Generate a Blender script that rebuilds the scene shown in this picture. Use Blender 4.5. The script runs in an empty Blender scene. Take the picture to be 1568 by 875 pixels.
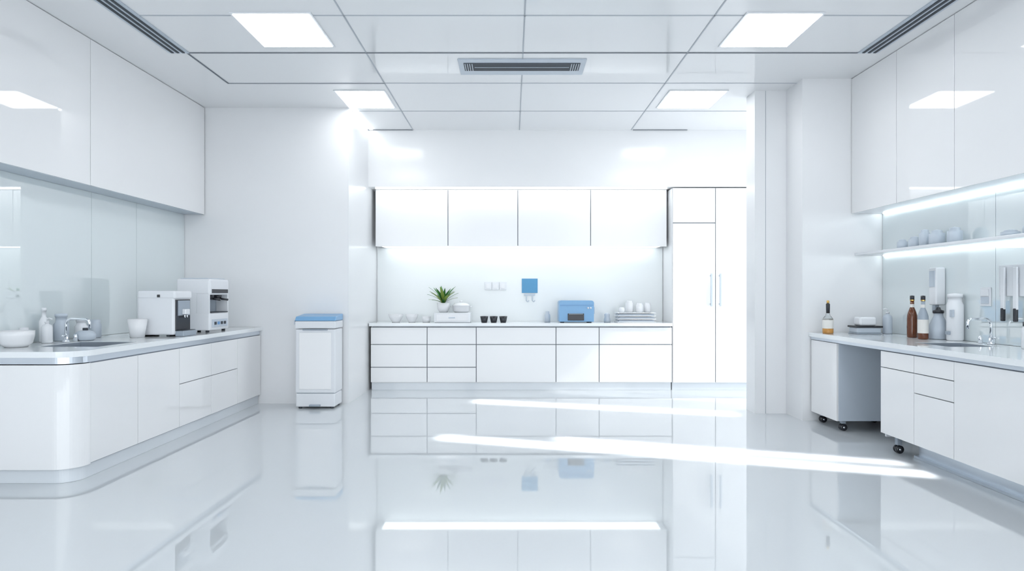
import bpy, bmesh, math, random
from mathutils import Vector, Matrix
random.seed(4)
scene = bpy.context.scene
scene.view_settings.view_transform = 'Standard'
scene.view_settings.look = 'None'
scene.view_settings.exposure = 0.27

# ------------------------------------------------------------ materials
def mat(name, col, rough=0.3, metal=0.0, ior=1.5, emis=None, estr=0.0, trans=0.0, coat=0.0, var=0.0, scale=30, bump=0.0):
    m = bpy.data.materials.new(name); m.use_nodes = True
    nt = m.node_tree; b = nt.nodes['Principled BSDF']
    b.inputs['Base Color'].default_value = (*col, 1)
    b.inputs['Roughness'].default_value = rough
    b.inputs['Metallic'].default_value = metal
    b.inputs['IOR'].default_value = ior
    b.inputs['Transmission Weight'].default_value = trans
    b.inputs['Coat Weight'].default_value = coat
    b.inputs['Coat Roughness'].default_value = 0.03
    if emis:
        b.inputs['Emission Color'].default_value = (*emis, 1)
        b.inputs['Emission Strength'].default_value = estr
    if var > 0 or bump > 0:
        tc = nt.nodes.new('ShaderNodeTexCoord')
        n = nt.nodes.new('ShaderNodeTexNoise'); n.inputs['Scale'].default_value = scale
        n.inputs['Detail'].default_value = 4
        nt.links.new(tc.outputs['Object'], n.inputs['Vector'])
        if var > 0:
            r = nt.nodes.new('ShaderNodeMix'); r.data_type = 'RGBA'
            r.inputs[6].default_value = (*[c*(1-var) for c in col], 1)
            r.inputs[7].default_value = (*[min(1, c*(1+var)) for c in col], 1)
            nt.links.new(n.outputs['Fac'], r.inputs[0])
            nt.links.new(r.outputs[2], b.inputs['Base Color'])
        if bump > 0:
            bp = nt.nodes.new('ShaderNodeBump'); bp.inputs['Strength'].default_value = bump
            bp.inputs['Distance'].default_value = 0.002
            nt.links.new(n.outputs['Fac'], bp.inputs['Height'])
            nt.links.new(bp.outputs['Normal'], b.inputs['Normal'])
    return m

M = {}
M['floor'] = mat('polished_epoxy', (.61, .645, .67), .03, ior=2.4, var=.012, scale=60)
M['wall'] = mat('painted_wall', (.79, .80, .815), .2, var=.006, scale=3)
M['ceil'] = mat('ceiling_gloss', (.83, .838, .85), .06, ior=1.6, var=.005, scale=2)
M['gloss'] = mat('white_gloss_laminate', (.83, .835, .845), .03, ior=1.7, var=.004, scale=2)
M['satin'] = mat('white_satin_laminate', (.86, .865, .875), .15, var=.004, scale=2)
M['glassw'] = mat('back_painted_glass', (.70, .77, .785), .01, ior=3.0, var=.004, scale=2)
M['splash'] = mat('splashback_panel', (.78, .81, .82), .15, var=.004, scale=2)
M['core'] = mat('core_gap_shade', (.26, .29, .34), .6, var=.02)  # dark boards behind the doors: shade of the gaps put into colour
M['gapshade'] = mat('door_gap_shade', (.24, .26, .30), .6, var=.02)  # dark backing colour that paints shade into the gaps between fronts
M['slab'] = mat('white_quartz', (.82, .85, .87), .05, ior=1.6, var=.01, scale=90)
M['metal'] = mat('brushed_metal', (.66, .71, .77), .28, metal=.9, var=.02, scale=80)
M['chrome'] = mat('chrome', (.78, .81, .85), .1, metal=1, var=.01)
M['steel'] = mat('sink_steel', (.40, .44, .49), .3, metal=.7, var=.02)
M['plinth'] = mat('plinth_white', (.70, .74, .78), .08, ior=1.7, var=.01)
M['dark'] = mat('dark_slot', (.04, .048, .06), .6, var=.05)
M['seam'] = mat('ceiling_seam', (.44, .47, .51), .5, var=.02)
M['seamd'] = mat('ceiling_seam_dark', (.14, .16, .19), .5, var=.02)
M['black'] = mat('black_plastic', (.018, .02, .026), .25, var=.05)
M['white'] = mat('white_plastic', (.75, .77, .80), .22, var=.01)
M['ceram'] = mat('white_ceramic', (.77, .78, .80), .15, var=.01)
M['grey'] = mat('grey_plastic', (.32, .37, .43), .3, var=.01)
M['lgrey'] = mat('light_grey_plastic', (.50, .56, .63), .3, var=.01)
M['blue'] = mat('blue_plastic', (.12, .29, .56), .25, var=.02)
M['blue2'] = mat('pale_blue_plastic', (.19, .39, .63), .28, var=.02)
M['paper'] = mat('blue_paper', (.10, .31, .53), .6, var=.03)
M['leaf'] = mat('leaf_green', (.04, .17, .035), .4, var=.35, scale=25)
M['leaf2'] = mat('leaf_yellowgreen', (.25, .35, .07), .4, var=.3, scale=25)
M['soil'] = mat('soil', (.05, .035, .025), .9, var=.4, scale=80, bump=.5)
M['amber'] = mat('amber_glass', (.12, .03, .007), .05, ior=1.6, var=.3)
M['amberl'] = mat('amber_liquid', (.48, .23, .05), .1, var=.05)
M['label'] = mat('paper_label', (.74, .73, .70), .6, var=.03)
M['gold'] = mat('gold_cap', (.70, .45, .15), .25, metal=.9, var=.02)
M['glass'] = mat('clear_glass', (.93, .97, .98), .02, trans=1.0, ior=1.3)
M['panel'] = mat('light_panel', (.9, .9, .9), .4, emis=(.98, .99, 1), estr=8)
M['led'] = mat('led_strip', (.9, .9, .9), .4, emis=(.94, .985, 1), estr=7)
M['led2'] = mat('led_strip_soft', (.9, .9, .9), .4, emis=(.90, .98, 1), estr=10)
M['led3'] = mat('led_diffuser', (.9, .9, .9), .4, emis=(.92, .98, 1), estr=1.8)

# ------------------------------------------------------------ builder
class B:
    def __init__(s, name):
        s.name = name; s.bm = bmesh.new(); s.mats = []
    def idx(s, m):
        if m not in s.mats: s.mats.append(m)
        return s.mats.index(m)
    def merge(s, t, m, smooth=False, mx=None):
        i = s.idx(m)
        if mx is not None: bmesh.ops.transform(t, matrix=mx, verts=t.verts)
        bmesh.ops.recalc_face_normals(t, faces=t.faces)
        for f in t.faces: f.material_index = i; f.smooth = smooth
        me = bpy.data.meshes.new('tmp'); t.to_mesh(me); t.free()
        s.bm.from_mesh(me); bpy.data.meshes.remove(me); return s
    def box(s, x0, x1, y0, y1, z0, z1, m, bev=0.0, seg=2, mx=None):
        t = bmesh.new(); bmesh.ops.create_cube(t, size=1)
        for v in t.verts:
            v.co = Vector(((x0+x1)/2+v.co.x*(x1-x0), (y0+y1)/2+v.co.y*(y1-y0), (z0+z1)/2+v.co.z*(z1-z0)))
        if bev > 0:
            bmesh.ops.bevel(t, geom=list(t.edges), offset=bev, segments=seg, affect='EDGES', profile=.5)
        return s.merge(t, m, False, mx)
    def lathe(s, prof, c, m, seg=32, mx=None, cap=True):
        t = bmesh.new(); rings = []
        for r, z in prof:
            if r < 1e-5: rings.append([t.verts.new((c[0], c[1], c[2]+z))])
            else: rings.append([t.verts.new((c[0]+r*math.cos(2*math.pi*k/seg), c[1]+r*math.sin(2*math.pi*k/seg), c[2]+z)) for k in range(seg)])
        for a, b in zip(rings, rings[1:]):
            for k in range(seg):
                k2 = (k+1) % seg
                if len(a) == 1 and len(b) == 1: continue
                if len(a) == 1: t.faces.new((a[0], b[k], b[k2]))
                elif len(b) == 1: t.faces.new((a[k], a[k2], b[0]))
                else: t.faces.new((a[k], a[k2], b[k2], b[k]))
        return s.merge(t, m, True, mx)
    def tube(s, pts, r, m, seg=12):
        t = bmesh.new(); pts = [Vector(p) for p in pts]; rings = []
        up = None
        for i, p in enumerate(pts):
            d = (pts[min(i+1, len(pts)-1)]-pts[max(i-1, 0)]).normalized()
            if up is None:
                up = Vector((0, 0, 1)) if abs(d.z) < .9 else Vector((0, 1, 0))
            a = d.cross(up).normalized(); b = a.cross(d).normalized(); up = b
            rr = r[i] if isinstance(r, (list, tuple)) else r
            rings.append([t.verts.new(p+a*rr*math.cos(2*math.pi*k/seg)+b*rr*math.sin(2*math.pi*k/seg)) for k in range(seg)])
        for a, b in zip(rings, rings[1:]):
            for k in range(seg): t.faces.new((a[k], a[(k+1) % seg], b[(k+1) % seg], b[k]))
        t.faces.new(rings[0]); t.faces.new(rings[-1])
        return s.merge(t, m, True)
    def prism(s, pts, ax, a, b, m, bev=0.0, smooth=False):
        t = bmesh.new()
        f = {'z': lambda p, h: (p[0], p[1], h), 'x': lambda p, h: (h, p[0], p[1]), 'y': lambda p, h: (p[0], h, p[1])}[ax]
        A = [t.verts.new(f(p, a)) for p in pts]; Bv = [t.verts.new(f(p, b)) for p in pts]
        t.faces.new(A); t.faces.new(Bv[::-1]); n = len(pts)
        for k in range(n): t.faces.new((A[k], A[(k+1) % n], Bv[(k+1) % n], Bv[k]))
        if bev > 0:
            bmesh.ops.bevel(t, geom=list(t.edges), offset=bev, segments=2, affect='EDGES', profile=.5)
        return s.merge(t, m, smooth)
    def leafblade(s, base, ang, length, lift, m, w=.03):
        t = bmesh.new(); n = 6; L = []; R = []; C = []
        d = Vector((math.cos(ang), math.sin(ang), 0)); sd = Vector((-d.y, d.x, 0))
        for i in range(n+1):
            u = i/n
            p = Vector(base)+d*(length*u*math.cos(lift*(1-.5*u)))+Vector((0, 0, length*(math.sin(lift)*u-.35*u*u*math.cos(lift))))
            ww = w*math.sin(math.pi*min(.98, .12+.88*u))**.8
            L.append(t.verts.new(p+sd*ww*.5+Vector((0, 0, .004)))); C.append(t.verts.new(p)); R.append(t.verts.new(p-sd*ww*.5+Vector((0, 0, .004))))
        for i in range(n):
            t.faces.new((L[i], L[i+1], C[i+1], C[i])); t.faces.new((C[i], C[i+1], R[i+1], R[i]))
        return s.merge(t, m, True)
    def done(s):
        vs = [v.co for v in s.bm.verts]
        c = Vector(((min(v.x for v in vs)+max(v.x for v in vs))/2, (min(v.y for v in vs)+max(v.y for v in vs))/2, min(v.z for v in vs)))
        bmesh.ops.translate(s.bm, vec=-c, verts=s.bm.verts)
        me = bpy.data.meshes.new(s.name); s.bm.to_mesh(me); s.bm.free()
        for m in s.mats: me.materials.append(M[m])
        o = bpy.data.objects.new(s.name, me); o.location = c
        scene.collection.objects.link(o); return o

def arc(cx, cy, r, a0, a1, n=8):
    return [(cx+r*math.cos(math.radians(a0+(a1-a0)*i/n)), cy+r*math.sin(math.radians(a0+(a1-a0)*i/n))) for i in range(n+1)]

CE = 3.5
# ------------------------------------------------------------ shell
B('floor').box(-4.0, 4.1, -3.1, 9.05, -.1, 0, 'floor').done()
B('ceiling').box(-4.0, 4.1, -3.1, 9.05, CE, CE+.1, 'ceil').done()
B('wall_left').box(-3.98, -3.88, -3.0, 7.4, 0, CE, 'wall').done()
B('wall_left_return').box(-3.98, -1.93, 7.4, 9.04, 0, CE, 'wall').done()
B('wall_right').box(3.8, 3.9, -3.0, 6.45, 0, CE, 'wall').done()
w = B('wall_right_return').box(2.97, 4.1, 6.40, 6.82, 0, CE, 'wall')
w.box(2.63, 3.4, 6.78, 7.02, 0, CE, 'wall')
w.box(2.745, 2.75, 6.776, 6.785, 0, CE, 'seam').done()
B('wall_back').box(-1.93, 4.1, 8.94, 9.04, 0, CE, 'wall').done()
B('wall_soffit').box(-1.93, 4.0, 8.4, 8.94, 2.735, CE, 'satin').done()
# alcove side wall with sun window
w = B('wall_alcove')
w.box(4.0, 4.1, 6.82, 6.95, 0, CE, 'wall').box(4.0, 4.1, 8.38, 8.94, 0, CE, 'wall')
w.box(4.0, 4.1, 6.95, 8.38, 0, .06, 'wall').box(4.0, 4.1, 6.95, 8.38, 3.15, CE, 'wall').done()
w = B('window_1')
for y in (6.965, 7.36, 8.365): w.box(4.03, 4.07, y-.015, y+.015, .06, 3.15, 'metal')
w.box(4.03, 4.07, 6.95, 8.38, 3.12, 3.15, 'metal').box(4.03, 4.07, 6.95, 8.38, .06, .09, 'metal').done()
# wall behind the camera with windows
w = B('wall_front')
w.box(-3.98, 3.9, -3.1, -3.0, 0, .25, 'wall').box(-3.98, 3.9, -3.1, -3.0, 3.3, CE, 'wall')
for x in (-3.98, -1.4, 1.2, 3.7): w.box(x, x+.2, -3.1, -3.0, .25, 3.3, 'wall')
w.done()
for i, x in enumerate((-3.78, -1.2, 1.4)):
    x1 = x+(2.38 if i < 2 else 2.3)
    w = B('window_%d' % (i+2))
    w.box(x, x1, -3.07, -3.03, .25, .30, 'metal').box(x, x1, -3.07, -3.03, 3.25, 3.3, 'metal')
    w.box(x, x+.05, -3.07, -3.03, .3, 3.25, 'metal').box(x1-.05, x1, -3.07, -3.03, .3, 3.25, 'metal').done()

# ceiling seams
t = B('trim_1')
for X in (-1.33, .10, 1.60): t.box(X-.006, X+.006, -2.9, 8.39, CE-.004, CE, 'seam')
for i, Y in enumerate((7.53, 6.53, 5.71, 4.94, 4.1, 3.2, 2.3, 1.4, .5)):
    t.box(-2.95, 3.14, Y-.006, Y+.006, CE-.004, CE, 'seam')
t.box(-2.96, -1.33, 6.525, 6.537, CE-.006, CE-.001, 'seamd').box(-2.96, 3.15, 5.70, 5.712, CE-.006, CE-.001, 'seamd')
t.box(-2.97, -2.955, 5.71, 6.537, CE-.006, CE-.001, 'seamd')
t.box(-1.93, -1.33, 8.38, 8.395, CE-.006, CE-.001, 'seamd').box(1.62, 2.35, 8.38, 8.395, CE-.006, CE-.001, 'seamd')
t.done()
# slot diffusers
for X in (-3.03, 3.24):
    d = B('slot_diffuser')
    d.box(X-.09, X+.09, .5, 5.7, CE-.010, CE-.001, 'lgrey')
    for k in (-.05, 0, .05): d.box(X+k-.011, X+k+.011, .53, 5.68, CE-.016, CE-.009, 'dark')
    d.done()
# AC vent
v = B('ceiling_air_vent')
v.box(-.51, .70, 5.85, 6.25, CE-.012, CE-.001, 'lgrey')
v.box(-.46, .65, 5.93, 6.13, CE-.016, CE-.011, 'dark')
v.box(-.36, .55, 6.025, 6.035, CE-.020, CE-.015, 'grey')
for k in range(4):
    for x0 in (-.45, .565): v.box(x0+.022*k, x0+.022*k+.007, 5.94, 6.12, CE-.020, CE-.015, 'lgrey')
v.done()
# light panels
for (x0, x1, y0, y1) in ((-2.19, -1.59, 4.90, 5.54), (1.85, 2.43, 4.90, 5.54), (-1.91, -1.39, 6.77, 7.37), (1.72, 2.32, 6.77, 7.37),
                         (-2.19, -1.59, 2.6, 3.2), (1.85, 2.43, 2.6, 3.2), (-2.19, -1.59, .2, .8), (1.85, 2.43, .2, .8), (-2.19, -1.59, -1.9, -1.3), (1.85, 2.43, -1.9, -1.3)):
    p = B('ceiling_light_panel')
    p.box(x0-.02, x1+.02, y0-.02, y1+.02, CE-.010, CE-.001, 'white').box(x0, x1, y0, y1, CE-.014, CE-.009, 'panel').done()
B('wall_glow_helper').box(-1.90, -1.86, 7.45, 8.35, CE-.012, CE-.001, 'led').done()  # added glowing strip, no real fixture, to brighten the left return wall

# ------------------------------------------------------------ back cabinets
c = B('base_cabinet_run')
c.box(-1.89, 2.14, 8.425, 8.93, .10, .86, 'satin').box(-1.88, 2.13, 8.418, 8.426, .11, .855, 'gapshade').box(-1.89, 2.14, 8.43, 8.93, 0.001, .10, 'plinth')
cols = [-1.90, -1.14, -.48, .59, 1.17, 2.15]
g = .005
for i in range(5):
    rows = [.105, .31, .616, .85] if i < 2 else [.105, .616, .85]
    for a, b in zip(rows, rows[1:]):
        c.box(cols[i]+g, cols[i+1]-g, 8.40, 8.418, a+g, b-g, 'satin', .002)
c.box(-1.915, 2.148, 8.37, 8.935, .862, .905, 'slab', .004)
c.done()
c = B('wall_cabinet_run')
c.box(-1.878, 2.128, 8.625, 8.935, 1.96, 2.73, 'satin').box(-1.87, 2.12, 8.618, 8.626, 1.96, 2.72, 'gapshade')
ux = [-1.88, -.88, .08, 1.08, 2.13]
for i in range(4): c.box(ux[i]+.005, ux[i+1]-.005, 8.60, 8.618, 1.95, 2.728, 'satin', .002)
c.box(-1.80, 2.05, 8.64, 8.90, 1.952, 1.961, 'led3')
c.done()
B('led_strip_light').box(-1.85, 2.10, 8.48, 8.52, 2.722, 2.734, 'led').done()
B('splashback_panel').box(-1.92, 2.145, 8.925, 8.939, .906, 1.95, 'splash').done()
c = B('tall_cabinet')
c.box(2.155, 3.93, 8.425, 8.93, .10, 2.72, 'satin').box(2.165, 3.92, 8.418, 8.426, .11, 2.715, 'gapshade').box(2.155, 3.93, 8.43, 8.93, .001, .1, 'plinth')
c.box(2.16, 2.726, 8.40, 8.418, .105, 2.244, 'satin', .002).box(2.16, 2.726, 8.40, 8.418, 2.256, 2.72, 'satin', .002)
c.box(2.736, 3.325, 8.40, 8.418, .105, 2.72, 'satin', .002).box(3.335, 3.925, 8.40, 8.418, .105, 2.72, 'satin', .002)
for x in (2.665, 2.785):
    c.tube([(x, 8.40, 1.54), (x, 8.355, 1.54)], .008, 'lgrey').tube([(x, 8.40, 1.16), (x, 8.355, 1.16)], .008, 'lgrey')
    c.box(x-.013, x+.013, 8.345, 8.36, 1.13, 1.57, 'lgrey', .004)
c.done()

# ------------------------------------------------------------ left counter
c = B('kitchen_counter')
XF = -2.97
# recessed core boards, coloured dark to put shade in the door gaps
c.box(-3.0, -2.985, 4.42, 7.39, .1, .82, 'core').box(-3.86, -3.0, 4.42, 7.39, .1, .12, 'core')
# rounded end shell
outer = [(-3.87, 4.25)]+arc(XF-.16, 4.41, .16, -90, 0, 14)
inner = [(-3.87, 4.27)]+arc(XF-.16, 4.41, .14, -90, 0, 14)
c.prism(outer+inner[::-1], 'z', .1, .812, 'gloss')
c.prism([(-3.87, 4.28)]+arc(XF-.16, 4.41, .13, -90, 0, 14)+[(XF-.03, 7.39), (-3.87, 7.39)], 'z', .001, .1, 'plinth')
ys = [4.41, 4.97, 5.59, 6.185, 6.77, 7.39]
for i in range(5):
    rows = [.105, .49, .812] if i in (2, 3) else [.105, .812]
    for a, b in zip(rows, rows[1:]):
        c.box(-2.985, XF, ys[i]+.003, ys[i+1]-.003, a+.003, b-.003, 'gloss', .0015)
# under-slab channel
ch_o = [(-3.87, 4.262)]+arc(XF-.16, 4.41, .150, -90, 0, 14)+[(XF-.01, 7.39)]
ch_i = [(-3.87, 4.30)]+arc(XF-.16, 4.41, .11, -90, 0, 14)+[(XF-.05, 7.39)]
c.prism(ch_o+ch_i[::-1], 'z', .818, .865, 'metal')
# slab pieces around sink hole
XE = XF+.02
c.prism([(-3.87, 4.23)]+arc(XE-.18, 4.41, .18, -90, 0, 14)+[(XE, 4.65), (-3.87, 4.65)], 'z', .865, .905, 'slab')
c.box(-3.87, -3.55, 4.65, 5.15, .865, .905, 'slab').box(-3.08, XE, 4.65, 5.15, .865, .905, 'slab')
c.box(-3.87, XE, 5.15, 7.395, .865, .905, 'slab')
c.done()
def sink(x0, x1, y0, y1):
    s = B('kitchen_sink'); z0 = .72; t_ = .006; x0 += .001; x1 -= .001; y0 += .001; y1 -= .001
    s.box(x0, x1, y0, y1, z0, z0+t_, 'steel')
    s.box(x0, x0+t_, y0, y1, z0, .902, 'steel').box(x1-t_, x1, y0, y1, z0, .902, 'steel')
    s.box(x0, x1, y0, y0+t_, z0, .902, 'steel').box(x0, x1, y1-t_, y1, z0, .902, 'steel')
    s.lathe([(0, .002), (.035, .002), (.04, 0)], ((x0+x1)/2, (y0+y1)/2, z0+t_+.001), 'chrome', 24)
    s.done()
sink(-3.55, -3.08, 4.65, 5.15)

def faucet(x, y, dirx, h=.17, reach=.17):
    f = B('kitchen_faucet'); z = .906
    f.lathe([(0, 0), (.026, 0), (.026, .012), (.016, .02), (.016, .06), (0, .06)], (x, y, z), 'chrome', 20)
    p = [(x, y, z+.02), (x, y, z+h-.05)]
    for i in range(1, 9):
        a = math.radians(90*i/8); p.append((x+dirx*.05*(1-math.cos(a)), y, z+h-.05+.05*math.sin(a)))
    p.append((x+dirx*(reach-.03), y, z+h-.005))
    for i in range(1, 7):
        a = math.radians(90*i/6); p.append((x+dirx*(reach-.03+.03*math.sin(a)), y, z+h-.035+.03*math.cos(a)))
    p.append((x+dirx*reach, y, z+h-.08))
    f.tube(p, .0105, 'chrome', 14)
    f.tube([(x, y-.015, z+.045), (x+dirx*.01, y-.06, z+.055)], .007, 'chrome')
    f.lathe([(0, 0), (.018, 0), (.015, .05), (.008, .06), (0, .06)], (x, y+.11, z), 'chrome', 16)
    f.done()
faucet(-3.62, 5.08, 1, .19, .19)

# left upper cabinets, splashback
c = B('wall_cabinet_run')
c.box(-3.87, -3.65, 1.5, 7.39, 2.245, CE-.005, 'gapshade')
yy = [1.5, 3.45, 5.39, 7.39]
for i in range(3): c.box(-3.65, -3.63, yy[i]+.003, yy[i+1]-.003, 2.235, CE-.005, 'gloss', .0015)
c.box(-3.87, -3.65, 1.5, 7.39, 2.235, 2.2449, 'lgrey').done()
s = B('splashback_panel')
py = [1.5, 3.2, 4.4, 5.76, 6.45, 7.395]
for a, b in zip(py, py[1:]): s.box(-3.879, -3.871, a+.002, b-.002, .907 if a > 4 else .907, 2.234, 'glassw')
s.done()

# ------------------------------------------------------------ right counter
XR = 3.05
c = B('kitchen_counter')
c.box(XR-.02, 3.79, 5.05, 6.395, .865, .905, 'slab').box(XR-.02, 3.79, 2.6, 4.65, .865, .905, 'slab')
c.box(XR-.02, 3.25, 4.65, 5.05, .865, .905, 'slab').box(3.62, 3.79, 4.65, 5.05, .865, .905, 'slab')
c.box(XR+.005, XR+.05, 2.6, 6.395, .835, .865, 'metal').box(3.76, 3.79, 5.2, 5.93, .1, .865, 'wall')
c.box(XR+.02, XR+.035, 2.6, 5.17, .17, .835, 'core').box(XR+.035, 3.78, 5.155, 5.175, .12, .835, 'white')
c.box(XR+.035, 3.78, 2.6, 5.15, .17, .185, 'core')
def door(y0, y1, rows):
    for a, b in zip(rows, rows[1:]): c.box(XR, XR+.02, y0+.003, y1-.003, a+.003, b-.003, 'gloss', .0015)
door(4.75, 5.18, [.15, .695, .83]); door(4.32, 4.75, [.15, .545, .695, .83]); door(3.55, 4.32, [.15, .83]); door(2.6, 3.55, [.15, .83])
c.box(3.22, 3.24, 2.6, 4.95, .001, .169, 'metal').box(3.18, 3.22, 2.6, 4.95, .001, .02, 'metal')
c.done()
def caster(b, x, y, top, r=.032):
    b.box(x-.02, x+.02, y-.02, y+.02, top-.012, top, 'chrome')
    b.box(x-.02, x+.02, y-.018, y+.018, 2*r+.002, top-.010, 'grey', .004)
    mx = Matrix.Translation((x, y, r+.001)) @ Matrix.Rotation(math.radians(90), 4, 'X')
    for o in (-.016, .016):
        b.lathe([(0, o-.01), (r*.55, o-.01), (r, o-.007), (r, o+.007), (r*.55, o+.01), (0, o+.01)], (0, 0, 0), 'black', 20, mx)
    b.lathe([(0, -.028), (r*.3, -.028), (r*.3, .028), (0, .028)], (0, 0, 0), 'chrome', 12, mx)
c = B('rolling_pedestal')
c.box(XR+.02, 3.75, 5.88, 6.38, .10, .83, 'lgrey', .003)
c.box(XR, XR+.02, 5.883, 6.38, .10, .83, 'gloss', .002)
for x, y in ((XR+.09, 5.94), (XR+.09, 6.32), (3.65, 5.94), (3.65, 6.32)): caster(c, x, y, .10)
c.done()
c = B('caster_wheel')
caster(c, XR+.10, 5.10, .168); c.done()
sink(3.25, 3.62, 4.65, 5.05)
faucet(3.72, 4.86, -1, .20, .18)
# right upper cabinets
c = B('wall_cabinet_run')
c.box(3.49, 3.79, 2.2, 6.395, 2.13, CE-.005, 'gapshade')
yy = [2.2, 3.9, 4.91, 5.65, 6.395]
for i in range(4): c.box(3.47, 3.49, yy[i]+.003, yy[i+1]-.003, 2.12, CE-.005, 'gloss', .0015)
c.box(3.49, 3.79, 2.2, 6.395, 2.12, 2.1299, 'white').box(3.77, 3.782, 2.3, 6.36, 2.112, 2.1201, 'led2')
c.done()
c = B('wall_shelf')
c.box(3.50, 3.785, 2.2, 6.395, 1.69, 1.715, 'white', .003).box(3.77, 3.782, 2.3, 6.36, 1.683, 1.691, 'led2')
c.done()
s = B('splashback_panel')
py = [2.2, 3.6, 4.9, 6.395]
for a, b in zip(py, py[1:]): s.box(3.787, 3.799, a+.002, b-.002, .907, 2.119, 'glassw')
s.done()

# ------------------------------------------------------------ bin
b = B('pedal_trash_bin')
b.box(-2.44, -2.0, 7.06, 7.36, .02, .17, 'white', .012).box(-2.43, -2.01, 7.075, 7.35, .165, .18, 'grey')
b.box(-2.445, -1.995, 7.06, 7.36, .175, .90, 'white', .014)
b.box(-2.40, -2.04, 7.052, 7.062, .22, .86, 'satin', .004)
b.box(-2.36, -2.08, 7.045, 7.065, .885, .90, 'grey', .003)
b.box(-2.45, -1.99, 7.05, 7.37, .905, .99, 'white', .012)
b.prism([(7.05, .992), (7.37, .992), (7.37, 1.065), (7.09, 1.04)], 'x', -2.45, -1.99, 'blue2', .008)
b.box(-2.46, -2.449, 7.06, 7.36, .95, 1.0, 'lgrey').box(-2.28, -2.16, 7.02, 7.07, .03, .05, 'grey', .004)
for x in (-2.40, -2.04):
    for y in (7.1, 7.32): b.lathe([(0, 0), (.02, 0), (.02, .025), (0, .025)], (x, y, .001), 'dark', 16)
b.done()

# ------------------------------------------------------------ coffee machines (left)
T = .906
m = B('coffee_machine')
x0, x1, y0, y1 = -3.43, -3.09, 5.72, 6.02
m.box(x0, x1, y0, y1, T+.015, T+.37, 'white', .018, 3).box(x0+.005, x1+.012, y0-.004, y1+.004, T+.345, T+.42, 'white', .016, 3)
m.box(x1-.012, x1+.006, y0+.02, y1-.02, T+.05, T+.34, 'black', .004)
m.box(x1+.004, x1+.02, y0+.05, y1-.05, T+.19, T+.33, 'grey', .004).box(x1, x1+.05, y0+.11, y1-.11, T+.20, T+.25, 'white', .006)
m.box(x1-.005, x1+.07, y0+.03, y1-.03, T+.0, T+.05, 'grey', .005).box(x1, x1+.065, y0+.04, y1-.04, T+.049, T+.055, 'dark')
m.tube([(x1+.03, 5.85, T+.20), (x1+.03, 5.85, T+.17)], .008, 'chrome').tube([(x1+.03, 5.89, T+.20), (x1+.03, 5.89, T+.17)], .008, 'chrome')
m.box(x0+.19, x0+.215, y0-.012, y0, T+.36, T+.385, 'black', .003)
m.box(x0+.02, x0+.05, y0+.02, y1-.02, T, T+.016, 'dark').box(x1-.08, x1-.05, y0+.02, y1-.02, T, T+.016, 'dark')
m.done()
m = B('espresso_machine')
x0, x1, y0, y1 = -3.40, -3.06, 6.33, 6.76
m.box(x0, x1, y0, y1, T+.02, T+.20, 'white', .014, 3)
m.box(x0, x1-.13, y0, y1, T+.18, T+.40, 'white', .01, 3)
m.box(x0, x1+.005, y0, y1, T+.38, T+.545, 'white', .02, 3)
m.box(x1-.135, x1-.125, y0+.02, y1-.02, T+.20, T+.38, 'grey')
m.box(x1-.13, x1-.005, y0, y0+.02, T+.19, T+.39, 'white').box(x1-.13, x1-.005, y1-.02, y1, T+.19, T+.39, 'white')
m.box(x1-.002, x1+.012, y0+.04, y1-.04, T+.40, T+.44, 'black', .003)
m.box(x1-.002, x1+.012, y0+.05, y1-.05, T+.05, T+.13, 'lgrey', .003)
for k in range(4): m.box(x1+.010, x1+.018, y0+.08+k*.07, y0+.12+k*.07, T+.075, T+.105, 'blue' if k == 1 else 'dark', .002)
m.box(x1-.12, x1+.005, y0+.03, y1-.03, T+.198, T+.206, 'dark')
for y in (y0+.13, y0+.30):
    m.lathe([(0, 0), (.035, 0), (.04, .03), (.04, .05), (0, .05)], (x1-.06, y, T+.335), 'black', 20)
    m.tube([(x1-.06, y, T+.345), (x1+.05, y, T+.33)], .011, 'black')
m.box(x0+.03, x1-.03, y0+.03, y1-.03, T+.54, T+.555, 'lgrey', .004)
for x in (x0+.04, x1-.04):
    for y in (y0+.04, y1-.04): m.lathe([(0, 0), (.018, 0), (.018, .022), (0, .022)], (x, y, T), 'dark', 14)
m.done()
def vessel(name, x, y, z, prof, m='ceram', extra=None):
    v = B(name); v.lathe(prof, (x, y, z), m, 36)
    if extra: extra(v)
    return v.done()
vessel('white_tumbler', -3.37, 5.63, T, [(0, 0), (.058, 0), (.082, .165), (.078, .165), (.055, .006), (0, .006)], 'ceram')
def pump(name, x, y, z, r, h, m='white', cap='white', dx=1):
    v = B(name)
    v.lathe([(0, 0), (r*.95, 0), (r, .01), (r, h*.62), (r*.8, h*.72), (r*.35, h*.76), (r*.35, h*.82), (0, h*.82)], (x, y, z), m)
    v.lathe([(0, 0), (r*.4, 0), (r*.4, h*.06), (0, h*.06)], (x, y, z+h*.80), cap, 20)
    v.tube([(x, y, z+h*.84), (x, y, z+h*.97), (x+dx*r*.5, y, z+h*.99), (x+dx*r*1.1, y, z+h*.95)], r*.13, cap)
    return v.done()
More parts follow.
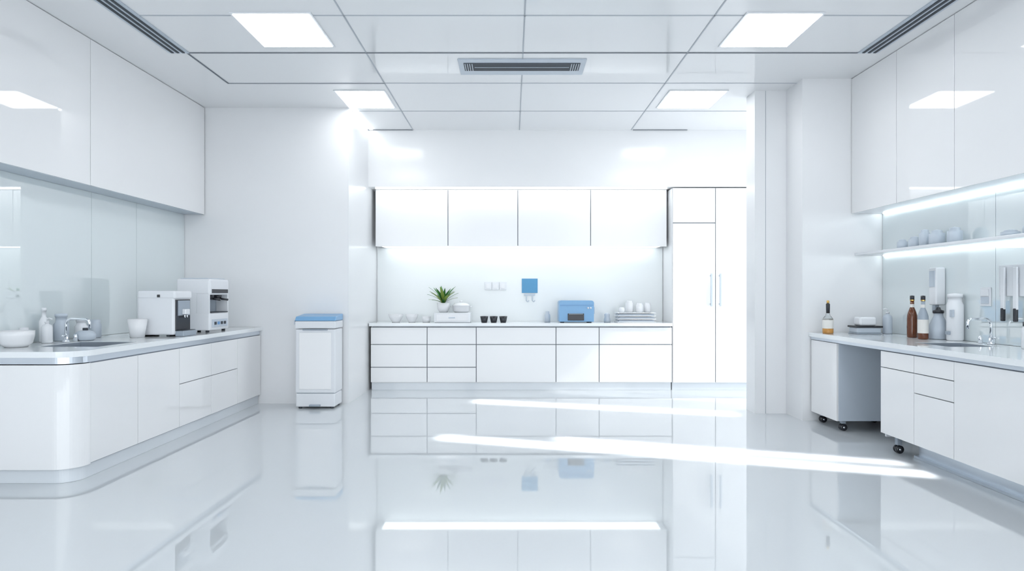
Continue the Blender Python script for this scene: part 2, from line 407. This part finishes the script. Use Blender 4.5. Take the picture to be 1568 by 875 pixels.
# far left cluster
vessel('mixing_bowl', -3.66, 4.62, T, [(0, 0), (.07, 0), (.10, .03), (.112, .085), (.112, .12), (.106, .12), (.104, .085), (.09, .035), (0, .012)], 'ceram')
pump('soap_dispenser', -3.70, 4.98, T, .038, .20)
vessel('storage_jar', -3.76, 5.22, T, [(0, 0), (.05, 0), (.055, .01), (.055, .14), (.04, .16), (.04, .20), (.045, .20), (.045, .225), (0, .23)], 'lgrey')
vessel('storage_jar', -3.73, 5.42, T, [(0, 0), (.045, 0), (.05, .01), (.05, .11), (.035, .13), (.035, .15), (.04, .15), (.04, .18), (0, .182)], 'white')
def jx(v):
    v.lathe([(0, 0), (.02, 0), (.02, .02), (0, .02)], (-3.60, 5.28, T+.085), 'dark', 16)
vessel('sugar_bowl', -3.60, 5.28, T, [(0, 0), (.06, 0), (.075, .012), (.078, .05), (.06, .075), (.03, .085), (0, .086)], 'lgrey', jx)
vessel('tall_bottle', -3.80, 5.08, T, [(0, 0), (.032, 0), (.034, .01), (.034, .17), (.015, .21), (.015, .25), (.018, .25), (.018, .28), (0, .28)], 'white')
vessel('storage_jar', -3.79, 4.86, T, [(0, 0), (.038, 0), (.042, .01), (.042, .09), (.03, .10), (.03, .13), (0, .132)], 'white')
vessel('storage_jar', -3.75, 5.62, T, [(0, 0), (.05, 0), (.055, .01), (.055, .12), (.045, .13), (.045, .16), (0, .162)], 'lgrey')

# ------------------------------------------------------------ right counter items
v = B('oil_bottle')
v.lathe([(0, 0), (.047, 0), (.05, .006), (.05, .05), (0, .05)], (3.13, 6.2, T), 'amberl')
v.lathe([(.05, .05), (.051, .085), (.051, .12), (.05, .135)], (3.13, 6.2, T), 'label')
v.lathe([(.05, .135), (.045, .15), (.02, .18), (.016, .21), (.016, .22), (0, .22)], (3.13, 6.2, T), 'glass')
v.lathe([(0, .2), (.017, .2), (.019, .29), (.011, .30), (0, .30)], (3.13, 6.2, T+.0), 'black')
v.lathe([(0, .296), (.012, .296), (.012, .325), (0, .328)], (3.13, 6.2, T), 'gold').done()
v = B('glass_food_container')
v.box(3.35, 3.60, 6.08, 6.24, T, T+.012, 'grey', .004).box(3.355, 3.595, 6.085, 6.235, T+.01, T+.065, 'lgrey', .012, 3)
v.box(3.345, 3.605, 6.075, 6.245, T+.062, T+.08, 'black', .006)
v.box(3.39, 3.56, 6.10, 6.22, T+.08, T+.165, 'white', .02, 3).done()
pump('soap_dispenser', 3.69, 6.15, T, .042, .25, 'lgrey', 'white', -1)
def amber(x, y, fill):
    v = B('amber_bottle')
    v.lathe([(0, 0), (.038, 0), (.041, .006), (.041, .05), (.041, .052)], (x, y, T), 'amber')
    v.lathe([(.0415, .052), (.0415, .17)], (x, y, T), fill)
    v.lathe([(.041, .17), (.040, .20), (.030, .235), (.017, .27), (.015, .34), (0, .34)], (x, y, T), 'amber' if fill == 'amber' else 'grey')
    v.lathe([(.0178, .272), (.0165, .30)], (x, y, T), 'label')
    v.lathe([(0, .33), (.018, .33), (.018, .375), (0, .378)], (x, y, T), 'black')
    v.lathe([(.0186, .33), (.0186, .34)], (x, y, T), 'gold').done()
amber(3.60, 5.63, 'amber'); amber(3.56, 5.42, 'label')
v = B('glass_carafe'); cx, cy = 3.70, 5.43
v.lathe([(0, 0), (.07, 0), (.078, .01), (.078, .10), (.05, .17), (.036, .20), (.036, .225), (.033, .225), (.033, .20), (.047, .17), (.074, .10), (.074, .012), (0, .008)], (cx, cy, T), 'lgrey')
v.lathe([(0, 0), (.042, 0), (.042, .022), (.02, .03), (.014, .05), (0, .052)], (cx, cy, T+.225), 'black').done()
v = B('water_filter'); cx, cy = 3.72, 5.255
v.lathe([(0, 0), (.055, 0), (.062, .01), (.062, .30), (.05, .33), (.05, .36), (.056, .36), (.056, .39), (0, .40)], (cx, cy, T), 'white').box(3.655, 3.67, 5.19, 5.23, T+.2, T+.26, 'lgrey', .003)
v.box(3.64, 3.66, 5.22, 5.26, T+.05, T+.08, 'grey', .004).done()
v = B('wall_soap_dispenser')
v.box(3.70, 3.785, 5.46, 5.56, 1.20, 1.53, 'white', .012, 3).box(3.71, 3.75, 5.49, 5.53, 1.13, 1.20, 'grey', .005).box(3.695, 3.702, 5.475, 5.545, 1.36, 1.50, 'lgrey', .002).done()
v = B('light_switch')
v.box(3.776, 3.786, 4.94, 5.05, 1.20, 1.35, 'white', .003).box(3.770, 3.777, 4.955, 5.035, 1.22, 1.275, 'lgrey', .002).box(3.770, 3.777, 4.955, 5.035, 1.28, 1.335, 'white', .002).done()
v = B('wall_knife_rack')
v.box(3.765, 3.786, 4.58, 4.84, 1.28, 1.52, 'white', .004)
for y in (4.66, 4.78):
    v.box(3.742, 3.758, y-.018, y+.018, 1.18, 1.50, 'white', .003).box(3.738, 3.762, y-.014, y+.014, 1.09, 1.19, 'black', .006, 3)
    v.box(3.757, 3.767, y-.01, y+.01, 1.38, 1.42, 'grey')
v.done()
v = B('storage_canister')
v.lathe([(0, 0), (.05, 0), (.053, .01), (.053, .14), (.045, .16), (0, .165)], (3.68, 4.44, T), 'white').lathe([(0, 0), (.045, 0), (.045, .03), (0, .033)], (3.68, 4.44, T+.162), 'black').done()
# shelf items
Z = 1.716
for (y, r, h) in ((5.90, .045, .09), (5.72, .05, .10), (5.58, .045, .15), (5.42, .06, .13), (5.2, .055, .13), (4.62, .06, .05), (4.42, .06, .08)):
    vessel('ceramic_jar', 3.68, y, Z, [(0, 0), (r*.8, 0), (r, .01), (r, h*.8), (r*.7, h*.85), (r*.7, h), (r*.3, h+.006), (0, h+.01)], 'lgrey')

# ------------------------------------------------------------ back counter items
def bowl(x, r, h, y=8.62): vessel('white_bowl', x, y, T, [(0, 0), (r*.5, 0), (r*.55, .008), (r*.9, h*.6), (r, h), (r*.95, h), (r*.85, h*.62), (0, .014)], 'ceram')
bowl(-1.60, .10, .11); bowl(-1.38, .085, .11)
vessel('white_cup', -1.18, 8.62, T, [(0, 0), (.05, 0), (.062, .08), (.058, .08), (.046, .006), (0, .006)], 'ceram')
v = B('drawer_box')
v.box(-1.06, -.57, 8.5, 8.78, T, T+.135, 'white', .01, 3).box(-1.03, -.60, 8.492, 8.502, T+.02, T+.115, 'ceram', .003).box(-.86, -.77, 8.482, 8.494, T+.06, T+.075, 'lgrey', .003).done()
v = B('potted_plant'); px, pyy, pz = -.945, 8.63, T+.137
v.lathe([(0, 0), (.055, 0), (.08, .045), (.092, .13), (.085, .13), (.075, .05), (0, .03)], (px, pyy, pz), 'ceram').lathe([(0, .118), (.086, .118)], (px, pyy, pz), 'soil')
for k in range(26):
    v.leafblade((px+random.uniform(-.015, .015), pyy+random.uniform(-.015, .015), pz+.115), k*2.4, random.uniform(.18, .28), random.uniform(.55, 1.5), 'leaf2' if k % 5 == 0 else 'leaf', random.uniform(.035, .05))
v.done()
v = B('casserole_pot'); px = -.70; pz = T+.137
v.lathe([(0, 0), (.09, 0), (.115, .02), (.12, .09), (.126, .095), (.12, .10), (.09, .125), (.03, .137), (0, .138)], (px, 8.63, pz), 'ceram')
v.lathe([(0, 0), (.012, 0), (.022, .015), (.015, .026), (0, .028)], (px, 8.63, pz+.137), 'ceram', 20)
for sx in (-1, 1): v.tube([(px+sx*.115, 8.60, pz+.075), (px+sx*.145, 8.61, pz+.08), (px+sx*.145, 8.65, pz+.08), (px+sx*.115, 8.66, pz+.075)], .008, 'ceram')
v.done()
for x in (-.38, -.25, -.12):
    vessel('black_cup', x, 8.55, T, [(0, 0), (.035, 0), (.04, .005), (.056, .085), (.052, .085), (.036, .01), (0, .01)], 'black')
v = B('toaster_oven')
bx0, bx1 = .64, 1.11
v.prism([(bx0, T+.012), (bx1, T+.012), (bx1, T+.27)]+arc(bx1-.03, T+.27, .03, 0, 90, 5)+arc(bx0+.03, T+.27, .03, 90, 180, 5), 'y', 8.47, 8.78, 'blue2', .006)
v.box(.755, .975, 8.460, 8.475, T+.03, T+.125, 'black', .004).box(.77, .96, 8.455, 8.462, T+.115, T+.122, 'grey')
v.box(bx0+.01, bx1-.01, 8.464, 8.472, T+.235, T+.239, 'blue')
for k, x in enumerate((1.03, 1.065)): v.lathe([(0, 0), (.012, 0), (.012, .012), (0, .012)], (0, 0, 0), 'ceram', 16, Matrix.Translation((x, 8.472, T+.20)) @ Matrix.Rotation(math.radians(90), 4, 'X'))
for x in (.69, 1.06): v.box(x-.02, x+.02, 8.5, 8.75, T, T+.015, 'dark')
v.tube([(bx1, 8.6, T+.21), (bx1+.02, 8.6, T+.21), (bx1+.02, 8.6, T+.12), (bx1, 8.6, T+.12)], .008, 'lgrey').done()
vessel('glass_jar', .49, 8.66, T, [(0, 0), (.04, 0), (.04, .10), (.025, .12), (.025, .15), (0, .152)], 'lgrey')
vessel('pepper_mill', 1.31, 8.62, T, [(0, 0), (.045, 0), (.045, .04), (.035, .07), (.04, .11), (.02, .125), (0, .128)], 'lgrey')
v = B('stacked_trays')
for k in range(3): v.box(1.43, 1.95, 8.47, 8.80, T+k*.042, T+k*.042+.012, 'white', .003).box(1.45, 1.93, 8.49, 8.78, T+k*.042+.012, T+k*.042+.034, 'lgrey', .003)
v.box(1.43, 1.95, 8.47, 8.80, T+.126, T+.136, 'white', .003).done()
for (x, r, h, y) in ((1.50, .04, .07, 8.56), (1.62, .055, .16, 8.64), (1.75, .05, .13, 8.6), (1.87, .048, .13, 8.64)):
    vessel('ceramic_mug', x, y, T+.137, [(0, 0), (r*.8, 0), (r, .012), (r, h*.75), (r*.75, h*.9), (r*.75, h), (r*.68, h), (r*.6, h*.8), (0, h*.5)], 'ceram')
# splashback fittings
v = B('wall_outlet')
for x in (-.39, -.285, -.18): v.box(x, x+.10, 8.912, 8.924, 1.355, 1.465, 'white', .003).box(x+.02, x+.08, 8.908, 8.913, 1.375, 1.445, 'ceram', .002)
v.done()
B('blue_wall_note').box(.14, .365, 8.916, 8.924, 1.31, 1.515, 'paper', .001).done()
v = B('wall_hook')
v.box(.17, .33, 8.916, 8.924, 1.27, 1.30, 'lgrey', .003)
for x in (.205, .29): v.tube([(x, 8.915, 1.27), (x, 8.89, 1.24), (x, 8.885, 1.20), (x+.02, 8.89, 1.185), (x+.035, 8.9, 1.20)], .008, 'lgrey')
v.done()

# ------------------------------------------------------------ lights
wd = bpy.data.worlds.new('World'); scene.world = wd; wd.use_nodes = True
nt = wd.node_tree; bg = nt.nodes['Background']
bg.inputs['Color'].default_value = (.90, .955, 1.0, 1); bg.inputs['Strength'].default_value = 3.2
def look(o, d): o.rotation_euler = Vector(d).to_track_quat('-Z', 'Y').to_euler()
sl = bpy.data.lights.new('sun', 'SUN'); sl.energy = 1.5; sl.angle = math.radians(1.5); sl.color = (1, .98, .96)
so = bpy.data.objects.new('sun', sl); so.location = (8, 5, 8); look(so, (-1, .33, -.87)); scene.collection.objects.link(so)
def streak(p0, p1, width, src_y, energy):  # added out-of-view area light, no real fixture; stands in for a sun streak
    p0 = Vector(p0); p1 = Vector(p1); mid = (p0+p1)/2
    src = Vector((mid.x, src_y, 3.0)); d = (mid-src).normalized()
    L = (p1-p0); Lp = (L - d*L.dot(d)); Ln = Lp.normalized()
    zax = -d; yax = zax.cross(Ln).normalized()
    mx = Matrix((Ln, yax, zax)).transposed().to_4x4(); mx.translation = src
    l = bpy.data.lights.new('streak_helper', 'AREA'); l.shape = 'RECTANGLE'
    l.size = Lp.length; l.size_y = width; l.spread = math.radians(2.5); l.energy = energy; l.color = (1, 1, 1)
    o = bpy.data.objects.new('streak_helper_light', l); o.matrix_world = mx; scene.collection.objects.link(o)
streak((-.65, 5.66, 0), (3.0, 4.5, 0), .08, 1.8, 8)
streak((.4, 5.60, 0), (3.0, 4.78, 0), .05, 1.8, 3)
streak((-.45, 7.55, 0), (2.4, 6.75, 0), .10, 3.2, 7)

# ------------------------------------------------------------ camera
cam = bpy.data.cameras.new('camera'); cam.lens = 22; cam.sensor_width = 36; cam.shift_y = 12.5/1568
co = bpy.data.objects.new('camera', cam); co.location = (0, 0, 1.3); co.rotation_euler = (math.radians(90), 0, 0)
scene.collection.objects.link(co); scene.camera = co
